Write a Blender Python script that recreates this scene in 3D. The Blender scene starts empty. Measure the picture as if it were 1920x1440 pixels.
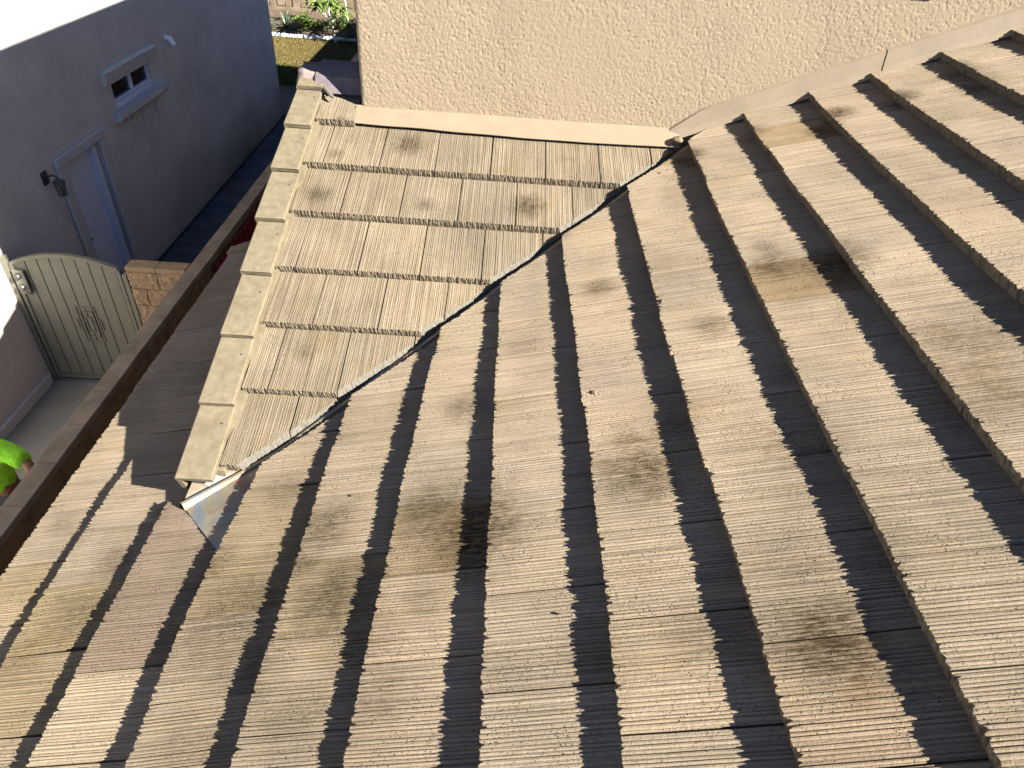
import bpy, bmesh, math, random
from mathutils import Vector, Matrix, noise
random.seed(7)
SC = bpy.context.scene
COL = SC.collection
# ------------------------------------------------------------------ camera
CAM = Vector((-0.98461, -3.95873, 1.24291))
YAW, PIT, ROL, FPX = 0.0367053, 0.6732739, 0.0840775, 1283.3
def cam_axes():
    sa, ca, sb, cb = math.sin(YAW), math.cos(YAW), math.sin(PIT), math.cos(PIT)
    fwd = Vector((sa*cb, ca*cb, -sb)); right = Vector((ca, -sa, 0)); up = right.cross(fwd)
    cc, sc = math.cos(ROL), math.sin(ROL)
    return cc*right+sc*up, -sc*right+cc*up, fwd
RR, UU, FF = cam_axes()
cd = bpy.data.cameras.new('camera'); cam = bpy.data.objects.new('camera', cd); COL.objects.link(cam)
mw = Matrix((( RR.x, UU.x, -FF.x, CAM.x), (RR.y, UU.y, -FF.y, CAM.y), (RR.z, UU.z, -FF.z, CAM.z), (0, 0, 0, 1)))
cam.matrix_world = mw
cd.sensor_width = 36; cd.lens = FPX/1920*36; cd.clip_start = 0.05; cd.clip_end = 500
SC.camera = cam
# ------------------------------------------------------------------ light
SUN_AZ, SUN_EL = math.radians(28.3), math.radians(34.5)
SD = Vector((math.cos(SUN_EL)*math.cos(SUN_AZ), -math.cos(SUN_EL)*math.sin(SUN_AZ), math.sin(SUN_EL)))
world = bpy.data.worlds.new('World'); SC.world = world; world.use_nodes = True
wn = world.node_tree; bg = wn.nodes['Background']
sky = wn.nodes.new('ShaderNodeTexSky'); sky.sky_type = 'NISHITA'; sky.sun_disc = False
sky.sun_elevation = SUN_EL; sky.sun_rotation = math.radians(90)+SUN_AZ
sky.altitude = 2500; sky.air_density = 0.42; sky.dust_density = 0.2; sky.ozone_density = 3.5
wn.links.new(sky.outputs[0], bg.inputs[0]); bg.inputs[1].default_value = 0.078
sl = bpy.data.lights.new('sun', 'SUN'); sl.energy = 5.0; sl.angle = math.radians(0.53); sl.color = (1.0, 0.94, 0.84)
so = bpy.data.objects.new('sun', sl); COL.objects.link(so); so.rotation_euler = SD.to_track_quat('Z', 'Y').to_euler()
vs = SC.view_settings; vs.view_transform = 'Standard'; vs.look = 'None'; vs.gamma = 1; vs.use_curve_mapping = False
vs.exposure = 1.95
SC.cycles.max_bounces = 5; SC.cycles.diffuse_bounces = 2

# ------------------------------------------------------------------ helpers: nodes
class NT:
    def __init__(s, name, rough=0.9, spec=0.2):
        s.m = bpy.data.materials.new(name); s.m.use_nodes = True; s.t = s.m.node_tree
        s.b = s.t.nodes['Principled BSDF']; s.b.inputs['Roughness'].default_value = rough
        s.b.inputs['Specular IOR Level'].default_value = spec
    def n(s, ty, **kw):
        nd = s.t.nodes.new(ty)
        for k, v in kw.items(): setattr(nd, k, v)
        return nd
    def l(s, a, b): s.t.links.new(a, b)
    def setin(s, sock, v):
        if isinstance(v, bpy.types.NodeSocket): s.l(v, sock)
        else: sock.default_value = v
    def coord(s, which='Object'): return s.n('ShaderNodeTexCoord').outputs[which]
    def pos(s): return s.n('ShaderNodeNewGeometry').outputs['Position']
    def mapping(s, v, scale=(1, 1, 1), loc=(0, 0, 0)):
        m = s.n('ShaderNodeMapping'); s.l(v, m.inputs['Vector']); m.inputs['Scale'].default_value = scale
        s.setin(m.inputs['Location'], loc); return m.outputs[0]
    def noise(s, v, scale, detail=3, rough=0.5, dist=0):
        n = s.n('ShaderNodeTexNoise'); s.l(v, n.inputs['Vector']); n.inputs['Scale'].default_value = scale
        n.inputs['Detail'].default_value = detail; n.inputs['Roughness'].default_value = rough
        n.inputs['Distortion'].default_value = dist; return n.outputs['Fac']
    def voro(s, v, scale):
        n = s.n('ShaderNodeTexVoronoi'); s.l(v, n.inputs['Vector']); n.inputs['Scale'].default_value = scale; return n.outputs['Distance']
    def ramp(s, f, a, b, lo=0., hi=1.):
        n = s.n('ShaderNodeMapRange'); n.clamp = True
        s.l(f, n.inputs['Value'])
        for i, v in zip(('From Min', 'From Max', 'To Min', 'To Max'), (a, b, lo, hi)): n.inputs[i].default_value = v
        return n.outputs['Result']
    def math(s, op, a, b=0.):
        n = s.n('ShaderNodeMath', operation=op); s.setin(n.inputs[0], a); s.setin(n.inputs[1], b); return n.outputs[0]
    def mix(s, f, a, b, mode='MIX'):
        n = s.n('ShaderNodeMix', data_type='RGBA', blend_type=mode); s.setin(n.inputs[0], f)
        s.setin(n.inputs[6], a if isinstance(a, bpy.types.NodeSocket) else (*a, 1)); s.setin(n.inputs[7], b if isinstance(b, bpy.types.NodeSocket) else (*b, 1))
        return n.outputs[2]
    def grey(s, v):
        n = s.n('ShaderNodeCombineColor'); [s.l(v, n.inputs[i]) for i in range(3)]; return n.outputs[0]
    def bump(s, h, dist=0.002, strength=1.0):
        n = s.n('ShaderNodeBump'); s.l(h, n.inputs['Height']); n.inputs['Distance'].default_value = dist
        n.inputs['Strength'].default_value = strength; s.l(n.outputs[0], s.b.inputs['Normal'])
    def col(s, c): s.setin(s.b.inputs['Base Color'], c if isinstance(c, bpy.types.NodeSocket) else (*c, 1)); return s.m
def simple(name, c, var=0.15, scale=8, rough=0.85, bump=0.0, bscale=60, metal=0, spec=0.3):
    t = NT(name, rough, spec); p = t.pos()
    f = t.noise(p, scale, 4); v = t.ramp(f, .3, .7, 1-var, 1+var)
    t.col(t.mix(1.0, c, t.grey(v), 'MULTIPLY')); t.b.inputs['Metallic'].default_value = metal
    if bump: t.bump(t.noise(p, bscale, 4, .6), bump)
    return t.m

# pixel -> world helpers (used only to place marks and debris where they lie on the roofs)
M1, M2, DZ2 = 0.40536, 0.38749, 0.01514
N1, N2 = math.sqrt(1+M1*M1), math.sqrt(1+M2*M2)
def ray(px, py): return RR*((px-958.7)/FPX)+UU*(-(py-719.6)/FPX)+FF
def on_main(px, py, h=0):
    v = ray(px, py); n = Vector((-M1, 0, 1)); d = h*N1; return CAM+v*((d-n.dot(CAM))/n.dot(v))
def on_gable(px, py, h=0):
    v = ray(px, py); n = Vector((0, -M2, 1)); d = DZ2+h*N2; return CAM+v*((d-n.dot(CAM))/n.dot(v))

# ------------------------------------------------------------------ tile material
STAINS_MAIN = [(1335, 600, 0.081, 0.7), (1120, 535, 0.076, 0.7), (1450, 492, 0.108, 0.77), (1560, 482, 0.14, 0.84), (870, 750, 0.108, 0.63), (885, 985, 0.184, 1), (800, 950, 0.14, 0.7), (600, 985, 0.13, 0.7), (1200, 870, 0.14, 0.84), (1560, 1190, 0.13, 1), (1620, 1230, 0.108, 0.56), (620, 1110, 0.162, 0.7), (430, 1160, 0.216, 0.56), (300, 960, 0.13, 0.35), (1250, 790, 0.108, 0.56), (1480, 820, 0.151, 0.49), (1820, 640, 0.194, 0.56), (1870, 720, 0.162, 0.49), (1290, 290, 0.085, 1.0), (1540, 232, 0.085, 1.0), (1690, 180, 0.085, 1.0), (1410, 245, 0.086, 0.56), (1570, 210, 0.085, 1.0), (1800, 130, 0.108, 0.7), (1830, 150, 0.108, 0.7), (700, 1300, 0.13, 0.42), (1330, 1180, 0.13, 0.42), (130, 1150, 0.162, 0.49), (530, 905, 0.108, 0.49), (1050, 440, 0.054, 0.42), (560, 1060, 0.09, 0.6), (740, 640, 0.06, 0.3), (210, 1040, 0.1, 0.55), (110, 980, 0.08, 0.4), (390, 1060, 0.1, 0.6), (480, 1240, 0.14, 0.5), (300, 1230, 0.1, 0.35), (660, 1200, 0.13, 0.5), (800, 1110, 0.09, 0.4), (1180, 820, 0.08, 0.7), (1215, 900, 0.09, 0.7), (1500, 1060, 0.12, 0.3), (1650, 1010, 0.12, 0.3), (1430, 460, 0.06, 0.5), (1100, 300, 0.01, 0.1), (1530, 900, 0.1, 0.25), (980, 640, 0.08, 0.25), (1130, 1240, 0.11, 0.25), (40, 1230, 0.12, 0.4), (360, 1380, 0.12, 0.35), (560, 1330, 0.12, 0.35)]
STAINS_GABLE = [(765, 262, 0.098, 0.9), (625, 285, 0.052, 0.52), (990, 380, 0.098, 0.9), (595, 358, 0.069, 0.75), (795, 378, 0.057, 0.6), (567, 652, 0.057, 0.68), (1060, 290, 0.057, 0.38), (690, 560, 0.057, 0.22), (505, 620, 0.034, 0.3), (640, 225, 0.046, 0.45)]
def tile_mat(name, base, light, dark, spots, fn, streak, pit, seedoff):
    t = NT(name, .92, .15); oc = t.coord(); P = t.pos()
    oi = t.n('ShaderNodeObjectInfo'); rnd = oi.outputs['Random']
    off = t.n('ShaderNodeCombineXYZ'); r10 = t.math('MULTIPLY', rnd, 37.0); t.l(r10, off.inputs[0]); t.l(r10, off.inputs[1]); t.l(r10, off.inputs[2])
    v = t.mapping(oc, (1, 1, 1), off.outputs[0])
    fs = t.noise(t.mapping(v, (2.2, 150, 1)), 1.0, 2, .6)              # streaks that run along each rib
    fw = t.noise(t.mapping(v, (1.2, 28, 1)), 1.0, 3, .6)
    c = t.mix(t.ramp(fs, .36, .64), dark, light)
    c = t.mix(1-streak, c, base)
    c = t.mix(t.ramp(fw, .35, .7, 0, .5), c, base)
    gr = t.noise(P, 300, 3, .75); c = t.mix(1., c, t.grey(t.ramp(gr, .32, .68, .74, 1.24)), 'MULTIPLY')
    big = t.noise(P, 3.3, 4, .55); c = t.mix(1., c, t.grey(t.ramp(big, .34, .66, .84, 1.09)), 'MULTIPLY')
    pinkf = t.ramp(t.noise(P, 1.7, 2), .52, .7, 0, .18); c = t.mix(pinkf, c, (base[0]*.98, base[1]*.88, base[2]*.92))
    ochre = t.ramp(t.noise(t.mapping(P, (1, 1, 1), (5, 3, 1)), 5.1, 3), .58, .72, 0, .4); c = t.mix(ochre, c, (base[0]*.95, base[1]*.84, base[2]*.62))
    # small dark pits
    vo = t.voro(t.mapping(v, (85, 150, 100)), 1.0); pm = t.math('MULTIPLY', t.ramp(vo, .14, .24, 1, 0), t.ramp(t.noise(v, 9, 3, .6), .46, .60))
    c = t.mix(t.math('MULTIPLY', pm, pit), c, (.06, .045, .03))
    lich = t.math('MULTIPLY', t.ramp(t.noise(P, 55, 4, .7), .60, .70), t.ramp(t.noise(P, 3.1, 2), .5, .6)); c = t.mix(t.math('MULTIPLY', lich, .45), c, (.10, .09, .06))
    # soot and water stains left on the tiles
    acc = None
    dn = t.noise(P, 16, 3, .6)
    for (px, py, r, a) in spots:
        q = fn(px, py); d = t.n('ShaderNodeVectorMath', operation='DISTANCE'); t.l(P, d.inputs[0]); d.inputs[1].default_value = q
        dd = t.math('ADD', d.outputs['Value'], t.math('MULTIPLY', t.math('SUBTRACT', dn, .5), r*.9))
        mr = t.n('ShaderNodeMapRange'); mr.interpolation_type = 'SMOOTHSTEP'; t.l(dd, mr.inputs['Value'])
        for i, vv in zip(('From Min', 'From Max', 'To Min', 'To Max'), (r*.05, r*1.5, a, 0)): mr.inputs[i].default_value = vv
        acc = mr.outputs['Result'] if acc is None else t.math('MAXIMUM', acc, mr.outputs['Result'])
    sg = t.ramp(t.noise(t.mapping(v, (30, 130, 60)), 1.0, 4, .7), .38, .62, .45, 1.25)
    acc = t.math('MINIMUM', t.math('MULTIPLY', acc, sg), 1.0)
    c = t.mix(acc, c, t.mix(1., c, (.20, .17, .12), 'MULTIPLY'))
    c = t.mix(1., c, oi.outputs['Color'], 'MULTIPLY')
    t.col(c)
    bh = t.math('ADD', t.math('MULTIPLY', t.noise(v, 300, 3, .7), .9), t.math('MULTIPLY', pm, -2.2))
    bh = t.math('ADD', bh, t.math('MULTIPLY', t.noise(v, 90, 3, .6), .8))
    t.bump(bh, .0022, 1.0)
    return t.m
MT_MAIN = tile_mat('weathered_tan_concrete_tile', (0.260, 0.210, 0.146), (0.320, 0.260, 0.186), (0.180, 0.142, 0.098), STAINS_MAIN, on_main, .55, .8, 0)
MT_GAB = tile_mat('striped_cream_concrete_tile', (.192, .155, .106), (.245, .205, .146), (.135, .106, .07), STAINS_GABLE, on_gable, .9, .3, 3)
def rake_mat():
    t = NT('buff_rake_tile', .93, .12); P = t.pos(); oc = t.coord()
    f = t.noise(P, 26, 4, .65); g = t.noise(P, 320, 3, .75); h = t.noise(P, 7, 4, .6)
    c = t.mix(t.ramp(f, .35, .65), (.150, .125, .082), (.195, .165, .110))
    c = t.mix(1., c, t.grey(t.ramp(g, .32, .68, .78, 1.2)), 'MULTIPLY'); c = t.mix(t.ramp(h, .52, .72, 0, .45), c, (.105, .078, .046))
    t.col(c); t.bump(t.math('ADD', t.math('MULTIPLY', g, .6), f), .0016); return t.m
MT_RAKE = rake_mat()
M_BROKEN = simple('broken_tile_edge', (0.150, 0.120, 0.079), .35, 70, .97, .003, 220)
M_BROKE2 = simple('pitted_tile_edge', (.20, .165, .115), .35, 90, .97, .004, 160)
M_CUT = simple('pale_cut_concrete', (0.149, 0.138, 0.115), .12, 60, .95, .002, 150)

# ------------------------------------------------------------------ helpers: meshes and objects
def mesh_obj(name, bm, mats, parent=None, smooth=False, recalc=True):
    if recalc: bmesh.ops.recalc_face_normals(bm, faces=bm.faces)
    me = bpy.data.meshes.new(name); bm.to_mesh(me); bm.free()
    for m in (mats if isinstance(mats, (list, tuple)) else [mats]): me.materials.append(m)
    if smooth: me.polygons.foreach_set('use_smooth', [True]*len(me.polygons))
    o = bpy.data.objects.new(name, me); COL.objects.link(o)
    if parent: o.parent = parent
    return o
def tag(o, label=None, cat=None, group=None, kind=None):
    for k, v in (('label', label), ('category', cat), ('group', group), ('kind', kind)):
        if v: o[k] = v
    return o
def empty(name, loc=(0, 0, 0), **kw):
    o = bpy.data.objects.new(name, None); COL.objects.link(o); o.location = loc; o.empty_display_size = .2
    return tag(o, **kw)
def box(bm, x0, x1, y0, y1, z0, z1, mat=0, bev=0):
    vs = [bm.verts.new((x, y, z)) for z in (z0, z1) for x, y in ((x0, y0), (x1, y0), (x1, y1), (x0, y1))]
    fs = [bm.faces.new([vs[i] for i in f]) for f in ((3, 2, 1, 0), (4, 5, 6, 7), (0, 1, 5, 4), (1, 2, 6, 5), (2, 3, 7, 6), (3, 0, 4, 7))]
    for f in fs: f.material_index = mat
    if bev: bmesh.ops.bevel(bm, geom=list({e for f in fs for e in f.edges}), offset=bev, segments=1, affect='EDGES')
def boxo(name, dims, mat, parent=None, bev=0):
    bm = bmesh.new(); box(bm, *dims, bev=bev); return mesh_obj(name, bm, mat, parent)
def prism(bm, poly, ext, mat=0):   # poly: list of Vector, ext: Vector
    a = [bm.verts.new(p) for p in poly]; b = [bm.verts.new(Vector(p)+ext) for p in poly]; n = len(a)
    fs = [bm.faces.new(a[::-1]), bm.faces.new(b)]+[bm.faces.new((a[i], a[(i+1) % n], b[(i+1) % n], b[i])) for i in range(n)]
    for f in fs: f.material_index = mat
def tube(bm, pts, rads, seg=8, mat=0, cap=True):
    rings = []
    for i, p in enumerate(pts):
        p = Vector(p); a = Vector(pts[max(i-1, 0)]); b = Vector(pts[min(i+1, len(pts)-1)]); d = (b-a).normalized()
        u = d.orthogonal().normalized() if i == 0 else (u-d*u.dot(d)).normalized()
        w = d.cross(u); r = rads[i] if isinstance(rads, (list, tuple)) else rads
        rings.append([bm.verts.new(p+(u*math.cos(t*math.tau/seg)+w*math.sin(t*math.tau/seg))*r) for t in range(seg)])
    for r0, r1 in zip(rings, rings[1:]):
        for t in range(seg): bm.faces.new((r0[t], r0[(t+1) % seg], r1[(t+1) % seg], r1[t])).material_index = mat
    if cap: bm.faces.new(rings[0][::-1]).material_index = mat; bm.faces.new(rings[-1]).material_index = mat

# ------------------------------------------------------------------ roof tile meshes
TH = .046; EXPO = .343
def tile_bm(seed, W, Lt, flatl=0.0, drop=TH, amp=1.0, ck=1.0):
    R = random.Random(seed); cols = []
    v = .0026
    cols.append((v, -.001, 0)); cols.append((v+.0015, .0010, 0))
    v += .004
    if flatl: cols += [(v, .002, 0), (flatl, .002, 0)]; v = flatl+.003
    gr = 0
    while v < W-.016:
        w = R.choice((.0085, .0095, .0105, .0125)); h = R.uniform(.0012, .0034)*amp
        if R.random() < .12: h *= .3
        base = R.uniform(-.0006, .0004)
        cols += [(v, base, 1), (v+w*.30, base+h, 0), (v+w*.68, base+h*R.uniform(.85, 1.05), 0)]
        v += w
    cols += [(v, 0, 1), (v+.002, .0015, 0), (W-.0045, .0015, 0), (W-.0026, -.001, 0)]
    vsx = [c[0] for c in cols]
    # broken front edge: irregular notches every few centimetres
    notch = []; q = R.uniform(.006, .03)
    while q < W:
        notch.append((q, R.uniform(.003, .009), R.uniform(.005, .020))); q += R.choice((.014, .022, .035, .05))*R.uniform(.8, 1.3)
    chip = []
    for x in vsx:
        c = abs(noise.noise(Vector((x*90, seed*3.1, 0))))*.009
        for (qq, w, d) in notch: c = max(c, d*max(0, 1-abs(x-qq)/w))
        chip.append(c*ck)
    rows_s = [.03, .10, .18, .26, Lt]
    bm = bmesh.new(); grid = []
    def hs(s): return -drop*s/EXPO
    bot = [bm.verts.new((0.0+R.uniform(0, .003), x, -TH-.004)) for x in vsx]
    mid = [bm.verts.new((chip[i]*.45+R.uniform(-.003, .003), x, -TH*.52+R.uniform(-.004, .004))) for i, x in enumerate(vsx)]
    mid2 = [bm.verts.new((chip[i]*.9+R.uniform(-.002, .002), x, -TH*.2-chip[i]*.25+R.uniform(-.002, .002))) for i, x in enumerate(vsx)]
    top = [bm.verts.new((chip[i]*1.1, x, cols[i][1]-chip[i]*.06+hs(chip[i]))) for i, x in enumerate(vsx)]
    grid = [bot, mid, mid2, top]
    for s in rows_s:
        grid.append([bm.verts.new((s+R.uniform(-.004, .004)*(s < Lt-.01), x, cols[i][1]*R.uniform(.9, 1.07)+R.uniform(-.0002, .0002)+hs(s))) for i, x in enumerate(vsx)])
    back = [bm.verts.new((Lt, x, hs(Lt)-.022)) for x in vsx]
    grid.append(back); n = len(vsx)
    for gi, (a, b) in enumerate(zip(grid, grid[1:])):
        for i in range(n-1): bm.faces.new((a[i], b[i], b[i+1], a[i+1])).material_index = 2 if gi < 3 else 0
    L = [g_[0] for g_ in grid]; Rr = [g_[-1] for g_ in grid]
    bm.faces.new(L[::-1]); bm.faces.new(Rr)
    for i in range(n-1): bm.faces.new((back[i], bot[i], bot[i+1], back[i+1]))
    return bm
def cut_bm(bm, planes, seed=0, jit=.004):
    """planes: (point, normal) in the tile's own frame; what lies on the normal's side goes away; the cut is closed with a pale rough face"""
    for (co, no) in planes:
        no = Vector(no).normalized()
        g = bm.verts[:]+bm.edges[:]+bm.faces[:]
        r = bmesh.ops.bisect_plane(bm, geom=g, dist=1e-5, plane_co=co, plane_no=no, clear_outer=True)
        ed = [e for e in r['geom_cut'] if isinstance(e, bmesh.types.BMEdge)]
        if not ed: continue
        f = bmesh.ops.triangle_fill(bm, edges=ed, use_beauty=True)
        for x in f['geom']:
            if isinstance(x, bmesh.types.BMFace): x.material_index = 1
        for vtx in {v for e in ed for v in e.verts}:
            k = noise.noise(Vector((vtx.co.x*60+seed, vtx.co.y*60, 0)))+.5*noise.noise(Vector((vtx.co.x*160+seed, vtx.co.y*160, 5)))
            vtx.co -= no*(abs(k)*jit*2.2)
    return bm
W1, W2 = .278, .294
def proto(name, fn, n, mat, W, bk=None, **kw):
    out = []
    for i in range(n):
        bm = tile_bm(100+i+fn, W, .385, **kw); bmesh.ops.recalc_face_normals(bm, faces=bm.faces)
        me = bpy.data.meshes.new(name); bm.to_mesh(me); bm.free(); me.materials.append(mat); me.materials.append(M_CUT); me.materials.append(bk or M_BROKEN); out.append(me)
    return out
def frame(eu, ev, en, O):
    return Matrix(((eu.x, ev.x, en.x, O.x), (eu.y, ev.y, en.y, O.y), (eu.z, ev.z, en.z, O.z), (0, 0, 0, 1)))
A1 = (Vector((1, 0, M1)).normalized(), Vector((0, 1, 0)), Vector((-M1, 0, 1)).normalized())
A2 = (Vector((0, 1, M2)).normalized(), Vector((-1, 0, 0)), Vector((0, -M2, 1)).normalized())

# ------------------------------------------------------------------ shared materials
def stucco_mat(name, c, warm, bumpd, scale, stain=None):
    t = NT(name, .95, .1); P = t.pos()
    f = t.noise(P, 1.3, 4, .6); col = t.mix(t.ramp(f, .3, .7), c, warm)
    f2 = t.noise(P, 230, 2, .6); col = t.mix(1., col, t.grey(t.ramp(f2, .3, .7, .92, 1.07)), 'MULTIPLY')
    if stain: col = stain(t, P, col)
    t.col(col)
    a = t.noise(P, scale, 4, .6, .6); b = t.noise(P, scale*4, 3, .6)
    t.bump(t.math('ADD', a, t.math('MULTIPLY', b, .35)), bumpd, 1.0)
    return t.m
def up_stain(t, P, col):
    m = t.ramp(t.noise(t.mapping(P, (1, 1, .5)), 2.6, 5, .65), .50, .68, 0, .35); col = t.mix(m, col, (.21, .165, .115))
    m = t.ramp(t.noise(t.mapping(P, (1, 1, 1), (7, 2, 4)), 5.5, 4, .6), .55, .70, 0, .25); return t.mix(m, col, (.31, .255, .18))
M_WALL = stucco_mat('cream_stucco', (.265, .213, .146), (.280, .226, .158), .002, 110, up_stain)
def nb_stain(t, P, col):
    sep = t.n('ShaderNodeSeparateXYZ'); t.l(P, sep.inputs[0]); y, z = sep.outputs['Y'], sep.outputs['Z']
    nz = t.noise(t.mapping(P, (1, .6, .8)), 1.1, 5, .6)
    # splash-back dirt climbing the foot of the wall, strongest at the far end
    hz = t.math('ADD', z, t.math('MULTIPLY', nz, -1.5))
    m1 = t.math('MULTIPLY', t.ramp(hz, -4.95, -3.7, 1, 0), t.ramp(y, 4.5, 9.5, .25, 1))
    col = t.mix(t.math('MULTIPLY', m1, .85), col, (.22, .15, .085))
    # rusty runs under the sill
    st = t.noise(t.mapping(P, (1, 9, .6)), 1.6, 3, .6)
    m2 = t.math('MULTIPLY', t.math('MULTIPLY', t.ramp(z, -2.05, -2.5, 1, 0), t.ramp(z, -2.02, -2.05, 0, 1)), t.math('MULTIPLY', t.ramp(y, 5.3, 5.6), t.ramp(y, 6.4, 6.7, 1, 0)))
    col = t.mix(t.math('MULTIPLY', t.math('MULTIPLY', m2, t.ramp(st, .45, .7)), .8), col, (.25, .15, .07))
    m3 = t.ramp(t.noise(t.mapping(P, (1, .7, 1), (3, 1, 2)), 1.3, 6, .7), .45, .7, 0, .4)
    return t.mix(m3, col, (.40, .36, .32))
M_NB = stucco_mat('pale_grey_stucco', (.70, .66, .61), (.78, .74, .69), .0035, 45, nb_stain)
M_TRIM = simple('trim_stucco', (0.608, 0.595, 0.566), .06, 12, .95, .0015, 90)
M_FLASH = simple('cream_painted_flashing', (0.225, 0.179, 0.124), .07, 9, .6, .0008, 40)
M_WHITE = simple('white_paint', (0.804, 0.859, 0.970), .05, 6, .5)
M_GLASS = NT('dark_window_glass', .08, .5).col((.012, .014, .018))
M_DARKM = simple('dark_bronze_metal', (.10, .10, .10), .2, 30, .45, metal=.6)
M_DECK = simple('black_roofing_felt', (.02, .02, .022), .2, 20, .95)
M_WOODD = simple('fascia_paint', (.30, .24, .17), .15, 9, .8)
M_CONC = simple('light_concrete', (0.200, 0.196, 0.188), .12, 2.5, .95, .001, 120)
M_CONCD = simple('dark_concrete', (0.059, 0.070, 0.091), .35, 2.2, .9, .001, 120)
M_GATE = simple('cream_gate_paint', (0.156, 0.151, 0.120), .07, 7, .55)
M_BLK = simple('tan_concrete_block', (0.180, 0.117, 0.070), .2, 7, .97, .002, 90)
M_CAP = simple('cap_block_concrete', (0.214, 0.168, 0.125), .25, 5, .97, .0015, 110)
M_SPLIT = simple('split_face_block', (0.270, 0.188, 0.116), .2, 16, .97, .004, 110)
M_RED = simple('red_painted_board', (0.150, 0.006, 0.004), .25, 6, .6)
def metal_mat():
    t = NT('galvanised_valley_metal', .42, .5); P = t.pos(); t.b.inputs['Metallic'].default_value = .35
    f = t.noise(t.mapping(P, (3, 3, 3)), 2.0, 3, .6, 1.5); g = t.noise(P, 14, 4, .6)
    c = t.mix(t.ramp(f, .38, .52), (.17, .20, .23), (.27, .235, .16)); c = t.mix(t.ramp(f, .56, .66, 0, .8), c, (.24, .155, .13))
    c = t.mix(1., c, t.grey(t.ramp(g, .3, .7, .85, 1.1)), 'MULTIPLY'); t.col(c); t.bump(t.noise(P, 30, 3), .0008); return t.m
M_METAL = metal_mat()
M_PINK = simple('pinkish_mortar', (0.238, 0.187, 0.174), .15, 25, .95, .003, 60)
M_RIDGE = simple('purple_grey_ridge_tile', (0.140, 0.119, 0.126), .15, 20, .9, .0015, 160)

# ================================================================== THE HOUSE WE STAND ON
house = empty('tile_roofed_house', (0, 0, -4.1), label='house under the camera with tan ribbed concrete tile roofs and a cream stucco upper storey', cat='house')
def inhouse(o):
    o.parent = house; o.matrix_parent_inverse = Matrix.Translation((0, 0, 4.1)); return o
# --- main roof deck
bm = bmesh.new()
def slope_box(bm, pts, plane, h0, h1):
    """pts: xy list on a roof plane, extruded between two heights under the tile line"""
    f = (lambda x, y: M1*x) if plane == 1 else (lambda x, y: M2*y+DZ2)
    k = N1 if plane == 1 else N2
    prism(bm, [Vector((x, y, f(x, y)+h0*k)) for x, y in pts], Vector((0, 0, (h1-h0)*k)))
slope_box(bm, [(-2.80, -8), (5.2, -8), (5.2, -.03), (-1.85, -.03), (-1.85, .33), (-2.80, .33)], 1, -.115, -.088)
main_roof = inhouse(mesh_obj('main_roof', bm, M_DECK))
# --- courses of the main roof: measured lines of the front edges, x as a function of y
POLY = {-9: ([0, -2.874], -2.5, -1), -8: ([.086, .4002, -2.1259], -2.78, -1.82), -7: ([0, -2.2480], -3.2, -2.2), -6: ([.0931, .5068, -1.2318], -3.18, -2.07), -5: ([.0121, .0728, -1.4855], -3.22, -1.75),
  -4: ([.0191, .1186, -1.1018], -3.26, -1.37), -3: ([.0012, .0024, -.9732], -3.28, -1.16), -2: ([-.0065, -.0404, -.7238], -3.33, -1.09), -1: ([.0081, .0274, -.3375], -3.35, -.52),
  0: ([.0075, .0364, .0149], -3.4, -.04), 1: ([.0042, .0131, .3064], -2.75, -.04), 2: ([.0107, .0293, .6384], -2.06, -.05), 3: ([0, .925], -1.37, -.04), 4: ([0, 1.252], -.6, -.05)}
PHASE = {-9: .19, -8: .03, -7: .197, -6: .045, -5: .19, -4: .065, -3: .208, -2: .07, -1: .228, 0: .11, 1: .266, 2: .13, 3: .01, 4: .15, 5: .02, 6: .17}
def xk(k, y):
    if k > 4: return 1.252+.318*(k-4)
    c, lo, hi = POLY[k]; lo -= .9 if -5 <= k <= 2 else 0; y = min(max(y, lo), hi); r = 0
    for a in c: r = r*y+a
    return r
PR1 = proto('roof_tile', 0, 18, MT_MAIN, W1, amp=1.45)
PR2 = proto('roof_tile', 50, 8, MT_GAB, W2, bk=M_BROKE2, amp=.7, ck=.5)
VAL1 = lambda y: y+.168        # where the main roof tiles are cut along the valley
VAL2 = lambda y: y+.072        # where the gable roof tiles are cut
R = random.Random(11)
def add_tile(me_list, ax, O, W, k, roof, planes, seed, fn0, flatl=0, col=None, amp=1.0, mats=None, skew=0):
    """planes are in world space"""
    M = frame(*ax, O); Mi = M.inverted()
    lp = []
    for co, no in planes:
        lc = Mi @ Vector(co); ln = (Mi.to_3x3() @ Vector(no)).normalized()
        ds = [(Vector(c)-lc).dot(ln) for c in ((0, 0, 0), (.36, 0, -.03), (0, W, 0), (.36, W, -.03))]
        if min(ds) > -.012: return None
        if max(ds) > 0: lp.append((lc, ln))
    if lp or flatl:
        bm = tile_bm(100+fn0+seed % 9, W, .385, flatl=flatl, amp=amp, ck=(.5 if fn0 else 1.)); bmesh.ops.recalc_face_normals(bm, faces=bm.faces)
        cut_bm(bm, lp, seed)
        if len(bm.faces) < 6: bm.free(); return None
        me = bpy.data.meshes.new('roof_tile'); bmesh.ops.recalc_face_normals(bm, faces=bm.faces); bm.to_mesh(me); bm.free()
        for m in mats: me.materials.append(m)
    else: me = me_list[seed % len(me_list)]
    o = bpy.data.objects.new('roof_tile', me); COL.objects.link(o)
    M = M @ Matrix.Rotation(R.uniform(-.004, .004), 4, 'X') @ Matrix.Translation((0, W/2, 0)) @ Matrix.Rotation(R.uniform(-.004, .004)+skew, 4, 'Z') @ Matrix.Translation((0, -W/2, 0))
    o.parent = roof; o.matrix_parent_inverse = Matrix.Identity(4); o.matrix_local = M
    b = R.uniform(.92, 1.06); w = R.uniform(-.012, .016)
    o.color = col or (b*(1+w), b, b*(1-w*1.5), 1)
    return o
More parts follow.
